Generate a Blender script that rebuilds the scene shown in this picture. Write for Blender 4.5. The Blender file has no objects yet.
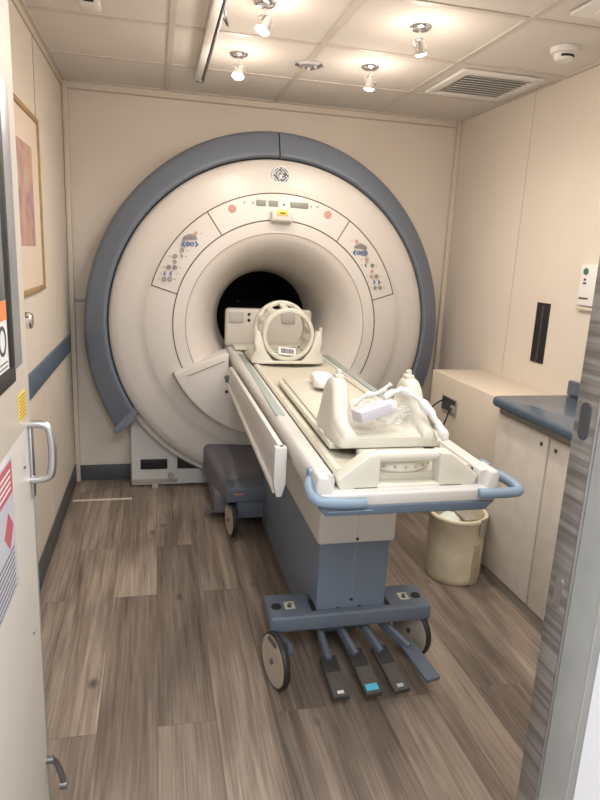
import bpy, bmesh, math, random
from mathutils import Vector, Matrix
PI = math.pi
random.seed(7)
S = bpy.context.scene
COL = S.collection
X0, CZ = 0.671, 1.035           # scanner axis
XL, XR, YF, YB, ZC = -0.489, 1.875, 0.72, 3.863, 2.30

# ---------------------------------------------------------------- materials
def mat(name, col, rough=0.5, metal=0.0, var=0.0, vscale=6.0, bump=0.0, bscale=80.0, trans=0.0, alpha=1.0, emit=None, estr=0.0, spec=0.5, coat=0.0, sub=0.0):
    m = bpy.data.materials.new(name); m.use_nodes = True
    nt = m.node_tree; b = nt.nodes['Principled BSDF']
    b.inputs['Roughness'].default_value = rough; b.inputs['Metallic'].default_value = metal
    b.inputs['Base Color'].default_value = (*col, 1)
    b.inputs['Specular IOR Level'].default_value = spec
    b.inputs['Transmission Weight'].default_value = trans
    b.inputs['Alpha'].default_value = alpha
    b.inputs['Coat Weight'].default_value = coat
    if emit: b.inputs['Emission Color'].default_value = (*emit, 1); b.inputs['Emission Strength'].default_value = estr
    tc = nt.nodes.new('ShaderNodeTexCoord')
    n = nt.nodes.new('ShaderNodeTexNoise'); n.inputs['Scale'].default_value = vscale; n.inputs['Detail'].default_value = 5
    nt.links.new(tc.outputs['Object'], n.inputs['Vector'])
    r = nt.nodes.new('ShaderNodeMapRange'); r.inputs['From Min'].default_value = .3; r.inputs['From Max'].default_value = .7
    r.inputs['To Min'].default_value = 1 - var; r.inputs['To Max'].default_value = 1 + var * .5
    nt.links.new(n.outputs['Fac'], r.inputs['Value'])
    mx = nt.nodes.new('ShaderNodeVectorMath'); mx.operation = 'SCALE'; mx.inputs[0].default_value = col
    nt.links.new(r.outputs['Result'], mx.inputs['Scale']); nt.links.new(mx.outputs['Vector'], b.inputs['Base Color'])
    if bump:
        n2 = nt.nodes.new('ShaderNodeTexNoise'); n2.inputs['Scale'].default_value = bscale; n2.inputs['Detail'].default_value = 3
        nt.links.new(tc.outputs['Object'], n2.inputs['Vector'])
        bp = nt.nodes.new('ShaderNodeBump'); bp.inputs['Strength'].default_value = bump; bp.inputs['Distance'].default_value = .002
        nt.links.new(n2.outputs['Fac'], bp.inputs['Height']); nt.links.new(bp.outputs['Normal'], b.inputs['Normal'])
    return m

M = dict(
    wall=mat('wall_vinyl', (.71, .64, .56), .55, var=.03, vscale=2, bump=.25, bscale=140),
    wall_line=mat('wall_seam', (.36, .30, .24), .7),
    wall_trim=mat('wall_trim_cream', (.66, .58, .48), .5, var=.02),
    ceil=mat('ceiling_tile', (.72, .68, .63), .85, var=.03, vscale=3, bump=.25, bscale=250),
    tbar=mat('ceiling_grid', (.62, .56, .50), .5),
    base=mat('rubber_baseboard', (.075, .08, .09), .45, var=.1),
    guard=mat('blue_guard', (.085, .13, .19), .5, var=.08),
    scan=mat('scanner_white', (.61, .575, .54), .38, var=.015, vscale=3, bump=.08, bscale=300),
    flare=mat('scanner_flare', (.62, .575, .53), .42, bump=.05, bscale=300),
    seam=mat('scanner_seam', (.10, .075, .06), .7),
    seam_l=mat('scanner_light_seam', (.30, .26, .22), .7),
    ring=mat('scanner_blue_grey', (.16, .19, .235), .5, var=.03, bump=.1, bscale=250),
    black=mat('black_plastic', (.008, .008, .009), .5),
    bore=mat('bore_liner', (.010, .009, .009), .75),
    foot=mat('foot_panel_grey', (.62, .62, .60), .5, var=.03),
    hood=mat('dock_hood_grey', (.14, .14, .16), .5, var=.05),
    tabw=mat('table_white', (.59, .575, .55), .35, var=.02, bump=.05, bscale=200),
    cream=mat('coil_cream', (.62, .60, .52), .35, var=.03, vscale=9),
    cream2=mat('cradle_cream', (.56, .53, .44), .45, var=.04, vscale=9),
    strip=mat('grey_green_strip', (.30, .35, .33), .4, var=.05, vscale=20),
    blue=mat('table_blue', (.145, .185, .24), .45, var=.04, vscale=5),
    bluel=mat('handle_blue', (.20, .275, .365), .4, var=.04),
    dblue=mat('base_blue_grey', (.115, .14, .18), .5, var=.06),
    rubber=mat('pedal_rubber', (.045, .042, .040), .6, var=.2, vscale=40),
    tyre=mat('tyre_black', (.02, .02, .022), .5),
    wheel=mat('wheel_tan', (.46, .40, .33), .5, var=.12, vscale=20),
    metal=mat('brushed_steel', (.55, .55, .56), .33, metal=1.0, var=.06, vscale=30),
    chrome=mat('chrome', (.8, .8, .82), .12, metal=1.0),
    dmetal=mat('dark_steel', (.22, .22, .23), .4, metal=.9),
    white=mat('white_plastic', (.80, .78, .75), .4),
    iw=mat('icon_grey', (.22, .20, .20), .5), ib=mat('icon_blue', (.10, .15, .28), .5), ir=mat('icon_red', (.50, .27, .23), .5),
    lcd=mat('lcd_grey', (.25, .26, .23), .3), yel=mat('yellow_label', (.80, .60, .10), .5, var=.08, vscale=40),
    cab=mat('cabinet_laminate', (.72, .665, .605), .5, var=.08, vscale=14, bump=.1, bscale=200),
    cabedge=mat('cabinet_edge', (.36, .33, .29), .6),
    counter=mat('counter_blue', (.085, .115, .16), .22, var=.15, vscale=160),
    bucket=mat('bucket_cream', (.74, .66, .49), .55, var=.14, vscale=9, bump=.4, bscale=40),
    tape=mat('tape_grey', (.36, .33, .27), .4, var=.2, vscale=20),
    pillow=mat('pillow_white', (.72, .78, .72), .8, bump=.3, bscale=60),
    gold=mat('picture_wood_gold', (.36, .23, .095), .4, var=.2, vscale=14),
    matb=mat('picture_mat', (.66, .55, .45), .7),
    door=mat('door_paint', (.74, .72, .68), .45, var=.04, vscale=7, bump=.1, bscale=60),
    doorb=mat('door_beige', (.70, .635, .56), .45, var=.03),
    alu=mat('window_aluminium', (.38, .40, .42), .4, metal=.6, var=.05),
    glass=mat('window_dark_glass', (.06, .075, .075), .08, spec=.8),
    orange=mat('sign_orange', (.75, .24, .08), .5), paper=mat('sign_paper', (.74, .73, .72), .6), paperl=mat('notice_grey', (.50, .50, .56), .6),
    red=mat('sign_red', (.50, .12, .15), .5), ink=mat('sign_ink', (.06, .06, .07), .6),
    jamb=mat('jamb_grey_paint', (.33, .34, .325), .5, var=.12, vscale=12, bump=.1, bscale=40),
    jambw=mat('jamb_white', (.78, .79, .82), .6),
    bag=mat('clear_bag', (.90, .90, .88), .22, var=.02, alpha=.22, spec=.8, bump=.5, bscale=30),
    bagw=mat('white_wrap', (.70, .70, .69), .45, bump=.8, bscale=45),
    conn=mat('connector_white', (.52, .51, .56), .4),
    bulb=mat('lamp_bulb', (1, .9, .8), .3, emit=(1, .88, .74), estr=150),
    cyan=mat('pedal_cyan_label', (.10, .55, .75), .5),
    grille=mat('vent_grille', (.78, .76, .72), .5), gdark=mat('vent_dark', (.05, .05, .05), .8),
)

# floor: wood look vinyl planks running along y
def floor_mat():
    m = bpy.data.materials.new('vinyl_wood_planks'); m.use_nodes = True
    nt = m.node_tree; N = nt.nodes; L = nt.links; b = N['Principled BSDF']
    tc = N.new('ShaderNodeTexCoord')
    rot = N.new('ShaderNodeMapping'); rot.inputs['Rotation'].default_value = (0, 0, PI / 2); L.new(tc.outputs['Object'], rot.inputs['Vector'])
    br = N.new('ShaderNodeTexBrick'); L.new(rot.outputs['Vector'], br.inputs['Vector'])
    br.inputs['Scale'].default_value = 1; br.inputs['Brick Width'].default_value = 1.22; br.inputs['Row Height'].default_value = .18
    br.inputs['Mortar Size'].default_value = .0012; br.inputs['Mortar Smooth'].default_value = .3; br.offset = .37; br.squash = 1
    br.inputs['Color1'].default_value = (0, 0, 0, 1); br.inputs['Color2'].default_value = (1, 1, 1, 1); br.inputs['Mortar'].default_value = (.3, .3, .3, 1)
    # per plank shift of the grain
    sc = N.new('ShaderNodeVectorMath'); sc.operation = 'SCALE'; sc.inputs['Scale'].default_value = 23.0; L.new(br.outputs['Color'], sc.inputs[0])
    ad = N.new('ShaderNodeVectorMath'); L.new(tc.outputs['Object'], ad.inputs[0]); L.new(sc.outputs['Vector'], ad.inputs[1])
    mp = N.new('ShaderNodeMapping'); mp.inputs['Scale'].default_value = (34, 1.1, 1); L.new(ad.outputs['Vector'], mp.inputs['Vector'])
    n1 = N.new('ShaderNodeTexNoise'); n1.inputs['Scale'].default_value = 1.0; n1.inputs['Detail'].default_value = 8; n1.inputs['Roughness'].default_value = .65; n1.inputs['Distortion'].default_value = .9
    L.new(mp.outputs['Vector'], n1.inputs['Vector'])
    mp2 = N.new('ShaderNodeMapping'); mp2.inputs['Scale'].default_value = (7, .9, 1); L.new(ad.outputs['Vector'], mp2.inputs['Vector'])
    n2 = N.new('ShaderNodeTexNoise'); n2.inputs['Scale'].default_value = 1.0; n2.inputs['Detail'].default_value = 4; n2.inputs['Distortion'].default_value = 1.2
    L.new(mp2.outputs['Vector'], n2.inputs['Vector'])
    cr = N.new('ShaderNodeValToRGB'); cr.color_ramp.elements[0].position = .36; cr.color_ramp.elements[1].position = .66
    cr.color_ramp.elements[0].color = (.09, .070, .057, 1); cr.color_ramp.elements[1].color = (.40, .325, .262, 1)
    e = cr.color_ramp.elements.new(.5); e.color = (.215, .170, .137, 1)
    mx = N.new('ShaderNodeMix'); mx.data_type = 'FLOAT'; mx.inputs[0].default_value = .45
    mp4 = N.new('ShaderNodeMapping'); mp4.inputs['Scale'].default_value = (170, 3.5, 1); L.new(ad.outputs['Vector'], mp4.inputs['Vector'])
    n4 = N.new('ShaderNodeTexNoise'); n4.inputs['Scale'].default_value = 1.0; n4.inputs['Detail'].default_value = 3; L.new(mp4.outputs['Vector'], n4.inputs['Vector'])
    mx0 = N.new('ShaderNodeMix'); mx0.data_type = 'FLOAT'; mx0.inputs[0].default_value = .42; L.new(n1.outputs['Fac'], mx0.inputs[2]); L.new(n4.outputs['Fac'], mx0.inputs[3])
    L.new(mx0.outputs[0], mx.inputs[2]); L.new(n2.outputs['Fac'], mx.inputs[3]); L.new(mx.outputs[0], cr.inputs['Fac'])
    # plank to plank tone
    tone = N.new('ShaderNodeMapRange'); tone.inputs['To Min'].default_value = .84; tone.inputs['To Max'].default_value = 1.2; L.new(br.outputs['Color'], tone.inputs['Value'])
    m1 = N.new('ShaderNodeVectorMath'); m1.operation = 'SCALE'; L.new(cr.outputs['Color'], m1.inputs[0]); L.new(tone.outputs['Result'], m1.inputs['Scale'])
    # knots
    mp3 = N.new('ShaderNodeMapping'); mp3.inputs['Scale'].default_value = (6, 3.4, 1); L.new(ad.outputs['Vector'], mp3.inputs['Vector'])
    vo = N.new('ShaderNodeTexVoronoi'); vo.inputs['Scale'].default_value = 1; vo.inputs['Randomness'].default_value = 1; L.new(mp3.outputs['Vector'], vo.inputs['Vector'])
    kr = N.new('ShaderNodeMapRange'); kr.inputs['From Min'].default_value = .03; kr.inputs['From Max'].default_value = .13; kr.inputs['To Min'].default_value = .35; L.new(vo.outputs['Distance'], kr.inputs['Value'])
    m2 = N.new('ShaderNodeVectorMath'); m2.operation = 'SCALE'; L.new(m1.outputs['Vector'], m2.inputs[0]); L.new(kr.outputs['Result'], m2.inputs['Scale'])
    # joints
    j = N.new('ShaderNodeMapRange'); j.inputs['To Min'].default_value = 1; j.inputs['To Max'].default_value = .62; L.new(br.outputs['Fac'], j.inputs['Value'])
    m3 = N.new('ShaderNodeVectorMath'); m3.operation = 'SCALE'; L.new(m2.outputs['Vector'], m3.inputs[0]); L.new(j.outputs['Result'], m3.inputs['Scale'])
    L.new(m3.outputs['Vector'], b.inputs['Base Color'])
    b.inputs['Roughness'].default_value = .42; b.inputs['Specular IOR Level'].default_value = .45
    bp = N.new('ShaderNodeBump'); bp.inputs['Strength'].default_value = .25; bp.inputs['Distance'].default_value = .002
    L.new(n1.outputs['Fac'], bp.inputs['Height']); L.new(bp.outputs['Normal'], b.inputs['Normal'])
    return m
M['floor'] = floor_mat()
M['badge_line'] = mat('badge_line', (.72, .73, .75), .35)

def streak_mat():                       # finger-stock gasket strip: fine horizontal fingers with broad dull bands
    m = mat('finger_gasket', (.27, .26, .245), .38, metal=.55)
    nt = m.node_tree; N = nt.nodes; L = nt.links; b = N['Principled BSDF']
    tc = N.new('ShaderNodeTexCoord'); mp = N.new('ShaderNodeMapping'); mp.inputs['Scale'].default_value = (3, 3, 85); L.new(tc.outputs['Object'], mp.inputs['Vector'])
    n = N.new('ShaderNodeTexNoise'); n.inputs['Scale'].default_value = 1; n.inputs['Detail'].default_value = 4; L.new(mp.outputs['Vector'], n.inputs['Vector'])
    cr = N.new('ShaderNodeValToRGB'); cr.color_ramp.elements[0].position = .38; cr.color_ramp.elements[1].position = .62
    cr.color_ramp.elements[0].color = (.17, .155, .145, 1); cr.color_ramp.elements[1].color = (.34, .325, .305, 1)
    L.new(n.outputs['Fac'], cr.inputs['Fac']); L.new(cr.outputs['Color'], b.inputs['Base Color'])
    return m
M['gasket'] = streak_mat()

def art_mat():                          # generic soft abstract print
    m = mat('abstract_print', (.5, .4, .35), .6)
    nt = m.node_tree; N = nt.nodes; L = nt.links; b = N['Principled BSDF']
    tc = N.new('ShaderNodeTexCoord'); mp = N.new('ShaderNodeMapping'); mp.inputs['Scale'].default_value = (3, 3, 3); L.new(tc.outputs['Object'], mp.inputs['Vector'])
    n = N.new('ShaderNodeTexNoise'); n.inputs['Scale'].default_value = 1.6; n.inputs['Detail'].default_value = 2; n.inputs['Distortion'].default_value = 1.5; L.new(mp.outputs['Vector'], n.inputs['Vector'])
    cr = N.new('ShaderNodeValToRGB'); cr.color_ramp.elements[0].position = .35; cr.color_ramp.elements[1].position = .65
    cr.color_ramp.elements[0].color = (.30, .22, .22, 1); cr.color_ramp.elements[1].color = (.42, .38, .27, 1)
    e = cr.color_ramp.elements.new(.5); e.color = (.47, .27, .23, 1)
    L.new(n.outputs['Fac'], cr.inputs['Fac']); L.new(cr.outputs['Color'], b.inputs['Base Color'])
    return m
M['art'] = art_mat()

# ---------------------------------------------------------------- mesh helpers
def box(bm, x0, x1, y0, y1, z0, z1, bev=0.0, seg=2, mtx=None):
    t = bmesh.new(); bmesh.ops.create_cube(t, size=1)
    for v in t.verts: v.co = Vector(((x0 + x1) / 2 + v.co.x * (x1 - x0), (y0 + y1) / 2 + v.co.y * (y1 - y0), (z0 + z1) / 2 + v.co.z * (z1 - z0)))
    if bev: bmesh.ops.bevel(t, geom=t.edges[:], offset=bev, segments=seg, profile=.5, affect='EDGES')
    if mtx: bmesh.ops.transform(t, matrix=mtx, verts=t.verts)
    merge(bm, t); return bm

def merge(bm, t):
    me = bpy.data.meshes.new('tmp'); t.to_mesh(me); t.free(); bm.from_mesh(me); bpy.data.meshes.remove(me)

def prism(bm, pts, axis, a, b, bev=0.0, seg=2):
    """polygon pts (2d) in the plane normal to axis, extruded from a to b"""
    t = bmesh.new()
    def P(p, s): return {'x': (s, p[0], p[1]), 'y': (p[0], s, p[1]), 'z': (p[0], p[1], s)}[axis]
    lo = [t.verts.new(P(p, a)) for p in pts]; hi = [t.verts.new(P(p, b)) for p in pts]
    t.faces.new(lo); t.faces.new(hi[::-1])
    for i in range(len(pts)): t.faces.new([lo[i], hi[i], hi[(i + 1) % len(pts)], lo[(i + 1) % len(pts)]])
    bmesh.ops.recalc_face_normals(t, faces=t.faces)
    if bev: bmesh.ops.bevel(t, geom=t.edges[:], offset=bev, segments=seg, profile=.5, affect='EDGES')
    merge(bm, t); return bm

def lathe(bm, prof, c=(0, 0, 0), axis='z', segs=48, a0=0, a1=2 * PI, closed=False):
    """prof: (r, h) list swept around the axis through c; closed joins the last profile point to the first"""
    t = bmesh.new(); full = abs(a1 - a0 - 2 * PI) < 1e-6
    n = segs if full else segs + 1; rows = []
    for i in range(n):
        a = a0 + (a1 - a0) * i / segs; ca, sa = math.cos(a), math.sin(a); row = []
        for r, h in prof:
            p = {'z': (c[0] + r * ca, c[1] + r * sa, c[2] + h), 'y': (c[0] + r * ca, c[1] + h, c[2] + r * sa), 'x': (c[0] + h, c[1] + r * ca, c[2] + r * sa)}[axis]
            row.append(t.verts.new(p))
        rows.append(row)
    k = len(prof)
    for i in range(segs):
        A, B = rows[i], rows[(i + 1) % n]
        for j in range(k if closed else k - 1):
            try: t.faces.new([A[j], A[(j + 1) % k], B[(j + 1) % k], B[j]])
            except ValueError: pass
    if not full and closed:
        t.faces.new(rows[0]); t.faces.new(rows[-1][::-1])
    bmesh.ops.remove_doubles(t, verts=t.verts, dist=1e-6)
    bmesh.ops.recalc_face_normals(t, faces=t.faces)
    merge(bm, t); return bm

def smooth_path(pts, n=6):
    P = [Vector(p) for p in pts]; out = []
    for i in range(len(P) - 1):
        a, b, c, d = P[max(i - 1, 0)], P[i], P[i + 1], P[min(i + 2, len(P) - 1)]
        for j in range(n):
            u = j / n
            out.append(.5 * ((2 * b) + (c - a) * u + (2 * a - 5 * b + 4 * c - d) * u * u + (3 * b - a - 3 * c + d) * u ** 3))
    out.append(P[-1]); return out

def tube(bm, pts, r, segs=10, smooth=0, sx=1.0):
    P = smooth_path(pts, smooth) if smooth else [Vector(p) for p in pts]
    t = bmesh.new(); rows = []; nrm = None
    for i, p in enumerate(P):
        d = (P[min(i + 1, len(P) - 1)] - P[max(i - 1, 0)]).normalized()
        if nrm is None: nrm = d.orthogonal().normalized() if abs(d.z) > .9 else d.cross(Vector((0, 0, 1))).normalized()
        nrm = (nrm - d * nrm.dot(d)).normalized(); bi = d.cross(nrm)
        rr = r(i / (len(P) - 1)) if callable(r) else r
        rows.append([t.verts.new(p + (nrm * math.cos(a) * sx + bi * math.sin(a)) * rr) for a in [2 * PI * k / segs for k in range(segs)]])
    for A, B in zip(rows, rows[1:]):
        for k in range(segs): t.faces.new([A[k], A[(k + 1) % segs], B[(k + 1) % segs], B[k]])
    t.faces.new(rows[0][::-1]); t.faces.new(rows[-1])
    bmesh.ops.recalc_face_normals(t, faces=t.faces)
    merge(bm, t); return bm

def cyl(bm, p0, p1, r, segs=24): return tube(bm, [p0, p1], r, segs)

def loft(bm, rings, cap=True, closed=True):
    t = bmesh.new(); R = [[t.verts.new(p) for p in ring] for ring in rings]; n = len(R[0])
    for A, B in zip(R, R[1:]):
        for k in range(n if closed else n - 1): t.faces.new([A[k], A[(k + 1) % n], B[(k + 1) % n], B[k]])
    if cap: t.faces.new(R[0][::-1]); t.faces.new(R[-1])
    bmesh.ops.recalc_face_normals(t, faces=t.faces)
    merge(bm, t); return bm

def obj(name, bm, m, parent=None, smooth=True, angle=35, label=None):
    me = bpy.data.meshes.new(name)
    if smooth:
        for f in bm.faces: f.smooth = True
        for e in bm.edges:
            if len(e.link_faces) == 2 and e.calc_face_angle(0) > math.radians(angle): e.smooth = False
    bm.to_mesh(me); bm.free()
    o = bpy.data.objects.new(name, me); COL.objects.link(o)
    me.materials.append(M[m] if isinstance(m, str) else m)
    if parent:
        o.parent = parent
        if label: o['label'] = label
        o.matrix_parent_inverse = Matrix.Translation(-parent.location)
    return o

def B(): return bmesh.new()
def struct(name, bm, m, parent=None, smooth=True):
    o = obj(name, bm, m, parent, smooth)
    if not parent: o['kind'] = 'structure'
    return o
def thing(name, label, cat, loc, group=None):
    o = bpy.data.objects.new(name, None); COL.objects.link(o); o.location = loc; o.empty_display_size = .05
    o['label'] = label; o['category'] = cat
    if group: o['group'] = group
    return o
def tag(o, label, cat, group=None):
    o['label'] = label; o['category'] = cat
    if group: o['group'] = group
    return o
def copy_tree(o, parent=None):
    c = o.copy(); COL.objects.link(c)
    if parent: c.parent = parent
    for ch in list(o.children): copy_tree(ch, c)
    return c
def text(name, s, size, m, parent, mtx, depth=.0008):
    cu = bpy.data.curves.new(name, 'FONT'); cu.body = s; cu.size = size; cu.extrude = depth; cu.align_x = 'CENTER'; cu.align_y = 'CENTER'
    o = bpy.data.objects.new(name, cu); me = bpy.data.meshes.new_from_object(o); bpy.data.objects.remove(o)
    bm = B(); bm.from_mesh(me); bmesh.ops.transform(bm, matrix=mtx, verts=bm.verts)
    return obj(name, bm, m, parent, smooth=False)

# ================================================================ ROOM SHELL
b = B(); box(b, -1.2, 2.0, -1.2, 5.4, -.05, 0); struct('floor', b, 'floor')
b = B(); box(b, XL - .1, XR + .1, YF - .1, YB + .1, ZC, ZC + .05); ceil = struct('ceiling', b, 'ceil')
b = B()
for y in (1.125, 1.68, 2.235, 2.79, 3.345): box(b, XL, XR, y - .012, y + .012, ZC - .004, ZC + .001)
for x in (.07, .69, 1.315): box(b, x - .012, x + .012, YF, YB, ZC - .0045, ZC + .001)
box(b, XL, XL + .022, YF, YB, ZC - .006, ZC); box(b, XR - .022, XR, YF, YB, ZC - .006, ZC); box(b, XL, XR, YB - .022, YB, ZC - .006, ZC)
obj('grid_bars', b, 'tbar', ceil)
# left wall with cornice and panel seams
b = B(); box(b, XL - .06, XL, YF - .1, YB + .06, 0, ZC); wl = struct('wall_left', b, 'wall')
b = B()
for y, z0, z1 in ((2.02, .11, 2.26), (3.0, 1.95, 2.27)): box(b, XL, XL + .0015, y - .003, y + .003, z0, z1)
box(b, XL, XL + .003, YF, YB, 2.262, 2.266)
obj('panel_seam', b, 'wall_line', wl)
b = B(); box(b, XL, XL + .0025, 2.975, 2.985, .115, .83); obj('seam_strip', b, 'wall_trim', wl)
b = B(); box(b, XL, XL + .006, YF, YB, 2.266, 2.294, .002); struct('trim_1', b, 'wall_trim')
b = B(); box(b, XL + .002, XL + .030, YB - .032, YB - .004, 0.0, 2.294, .004); struct('trim_2', b, 'wall_trim')
b = B(); box(b, XR, XR + .06, YF - .1, YB + .06, 0, ZC); wr = struct('wall_right', b, 'wall')
b = B()
for y in (1.83, 3.05): box(b, XR - .0008, XR, y - .0025, y + .0025, .85, 2.29)
obj('panel_seam', b, mat('wall_faint_seam', (.50, .43, .34), .7), wr)
b = B(); box(b, XR - .03, XR, YB - .03, YB - .001, .0, 2.294, .004); struct('trim_3', b, 'wall_trim')
# back wall with the round opening the magnet fills
b = B(); n = 72; Rh = .90
def rectpt(a):
    c, s = math.cos(a), math.sin(a); t = []
    if c > 1e-9: t.append((XR + .06 - X0) / c)
    if c < -1e-9: t.append((XL - .06 - X0) / c)
    if s > 1e-9: t.append((ZC - CZ) / s)
    if s < -1e-9: t.append((-CZ) / s)
    k = min(t); return (X0 + k * c, CZ + k * s)
angs = sorted([2 * PI * i / n for i in range(n)] + [math.atan2(z - CZ, x - X0) % (2 * PI) for x in (XL - .06, XR + .06) for z in (0, ZC)])
cf = [b.verts.new((X0 + Rh * math.cos(a), YB, CZ + Rh * math.sin(a))) for a in angs]; of = [b.verts.new((rectpt(a)[0], YB, rectpt(a)[1])) for a in angs]
cb = [b.verts.new((v.co.x, YB + .06, v.co.z)) for v in cf]; ob = [b.verts.new((v.co.x, YB + .06, v.co.z)) for v in of]
k = len(angs)
for i in range(k):
    j = (i + 1) % k
    b.faces.new([cf[i], of[i], of[j], cf[j]]); b.faces.new([cb[i], cb[j], ob[j], ob[i]]); b.faces.new([cf[i], cf[j], cb[j], cb[i]]); b.faces.new([of[i], ob[i], ob[j], of[j]])
bmesh.ops.recalc_face_normals(b, faces=b.faces)
wb = struct('wall_back', b, 'wall', smooth=False)
b = B(); box(b, XL, XR, YB - .008, YB, 2.255, 2.262); box(b, XL + .03, XL + .30, YB - .003, YB, 1.105, 1.125); obj('panel_seam', b, mat('back_seam', (.46, .41, .34), .7), wb)
# front wall with the doorway the photographer stands in
DX0, DX1 = -.32, .565
b = B(); box(b, XL - .06, DX0, YF - .1, YF, 0, ZC); box(b, DX1 + .012, XR + .06, YF - .1, YF, 0, ZC); box(b, DX0, DX1 + .012, YF - .1, YF, 2.12, ZC)
struct('wall_front', b, 'wall', smooth=False)
# baseboards
b = B(); box(b, XL, XL + .008, YF, YB, 0, .115, .002); struct('baseboard_left', b, 'base')
b = B(); box(b, XL, -.16, YB - .014, YB - .002, 0, .10, .003); struct('baseboard_back', b, 'base')
b = B(); box(b, -.468, -.14, 3.512, 3.532, 0, .003); struct('trim_4', b, 'wall_trim')     # pale strip across the floor
# corridor side beyond the doorway (behind and beside the camera)
b = B(); box(b, DX1 - .001, DX1 + .08, -.9, .604, 0, 2.3); struct('wall_doorway', b, 'jambw')
# door jamb
b = B(); box(b, DX1, DX1 + .05, .678, YF + .004, 0, 2.12, .003); tj = struct('trim_5', b, 'gasket')
b = B(); box(b, DX1 + .0005, DX1 + .05, .6055, .6745, 0, 2.12, .002)
obj('jamb_face', b, 'jamb', tj)
b = B(); box(b, DX1 - .002, DX1 + .01, .6745, .6785, 0, 2.12, .001); obj('edge_bead', b, 'metal', tj)
b = B(); box(b, DX1 - .001, DX1 + .01, .618, .6195, 0, 2.12); obj('jamb_seam', b, 'cabedge', tj)
def pill(bm, x, yc, zc, w, h, t=.002, m=10):
    pts = [(yc + w / 2 * math.cos(a), zc + (h / 2 - w / 2) + w / 2 * math.sin(a)) for a in [PI * i / m for i in range(m + 1)]]
    pts += [(yc + w / 2 * math.cos(a), zc - (h / 2 - w / 2) + w / 2 * math.sin(a)) for a in [PI + PI * i / m for i in range(m + 1)]]
    prism(bm, pts, 'x', x - t, x)
b = B(); pill(b, DX1 + .0002, .701, 1.235, .020, .052); obj('strike_hole', b, 'gdark', tj)
b = B(); pill(b, DX1 + .0002, .700, .98, .016, .045); obj('strike_plate', b, 'metal', tj)

# ================================================================ LEFT DOOR (open, seen nearly edge on)
DF, DE = -.259, 1.345      # face plane x, free edge y
b = B(); box(b, DF - .045, DF, .46, DE, .012, 2.12, .003); door = struct('door_1', b, 'door')
b = B(); prism(b, [(.47, 1.071), (DE - .001, 1.071), (DE - .001, 2.11), (.47, 2.11)], 'x', DF, DF + .003, .001); obj('upper_panel', b, 'doorb', door)
b = B(); box(b, DF - .046, DF + .002, DE - .003, DE + .004, .012, 2.12, .001); obj('edge_strip', b, mat('door_edge_metal', (.36, .38, .38), .45, metal=.5), door)
b = B(); box(b, DF, DF + .006, DE - .020, DE + .005, .905, 1.071, .001); obj('edge_plate', b, 'metal', door)
WY0, WY1, WZ0, WZ1 = .62, 1.218, 1.182, 1.685
def frame_yz(bm, x0, x1, y0, y1, z0, z1, w, bev=.002):
    box(bm, x0, x1, y0, y1, z0, z0 + w, bev); box(bm, x0, x1, y0, y1, z1 - w, z1, bev)
    box(bm, x0, x1, y0, y0 + w, z0 + w, z1 - w, bev); box(bm, x0, x1, y1 - w, y1, z0 + w, z1 - w, bev)
b = B(); box(b, DF, DF + .0045, WY1 - .002, WY1 + .072, WZ0 + .02, WZ1 + .02, .003); wf = obj('window_frame', b, 'alu', door)
b = B(); frame_yz(b, DF, DF + .006, WY0, WY1, WZ0, WZ1, .030); obj('gasket', b, 'black', wf)
b = B(); box(b, DF + .001, DF + .0035, WY0 + .025, WY1 - .025, WZ0 + .025, WZ1 - .025); obj('pane', b, 'glass', wf)
b = B()
tube(b, [(DF, DE - .02, 1.068), (DF + .028, DE - .02, 1.068), (DF + .042, DE - .02, 1.055), (DF + .046, DE - .02, 1.01), (DF + .042, DE - .02, .962), (DF + .028, DE - .02, .949), (DF, DE - .02, .947)], .0085, 12, smooth=6)
obj('pull_handle', b, 'metal', door)
b = B(); lathe(b, [(.001, 0), (.009, 0), (.009, .016), (.001, .016)], (DF, DE - .012, .235), 'x', 16)
tube(b, [(DF + .012, DE - .012, .235), (DF + .022, DE - .006, .215), (DF + .032, DE - .004, .175), (DF + .034, DE - .004, .155)], .007, 10, smooth=5)
lathe(b, [(.001, -.008), (.011, -.008), (.011, .008), (.001, .008)], (DF + .034, DE - .004, .152), 'x', 14)
obj('foot_bolt', b, 'dmetal', door)
b = B()
for z in (.995, .62): lathe(b, [(.001, 0), (.0045, 0), (.003, .003), (.0005, .0035)], (DF, DE - .075, z), 'x', 12)
obj('screw_head', b, 'dmetal', door)
# signs on the door
t = thing('safety_notice', 'white notice with orange header and round symbol in the door window', 'sign', (DF + .004, 1.10, 1.21))
b = B(); box(b, DF + .0036, DF + .0042, .93, 1.175, 1.215, 1.335); obj('sheet', b, 'paper', t)
b = B(); box(b, DF + .0043, DF + .0048, .93, 1.175, 1.302, 1.335); obj('header', b, 'orange', t)
b = B(); lathe(b, [(.020, 0), (.026, 0), (.026, .001), (.020, .001)], (DF + .0042, 1.135, 1.268), 'x', 32, closed=True)
for i in range(3): box(b, DF + .0043, DF + .0048, .95, 1.165, 1.212 + i * .008, 1.214 + i * .008)
obj('symbol', b, 'ink', t)
t = thing('warning_label', 'small yellow sticker with fine dark lines below the door window', 'sticker', (DF + .003, 1.28, 1.06))
b = B(); box(b, DF + .0032, DF + .004, 1.235, 1.300, 1.096, 1.150); obj('sheet', b, 'yel', t)
b = B()
for i in range(7): box(b, DF + .0041, DF + .0045, 1.24, 1.295, 1.101 + i * .0068, 1.1035 + i * .0068)
obj('print_lines', b, mat('label_brown', (.35, .22, .05), .6), t)
t = thing('danger_notice', 'pale grey notice with red header and red diamond on the lower door', 'sign', (DF, 1.1, .6))
b = B(); box(b, DF + .0005, DF + .0015, .75, 1.16, .80, 1.055); obj('sheet', b, 'paperl', t)
b = B(); box(b, DF + .0016, DF + .002, .75, 1.155, .99, 1.05)
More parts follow.
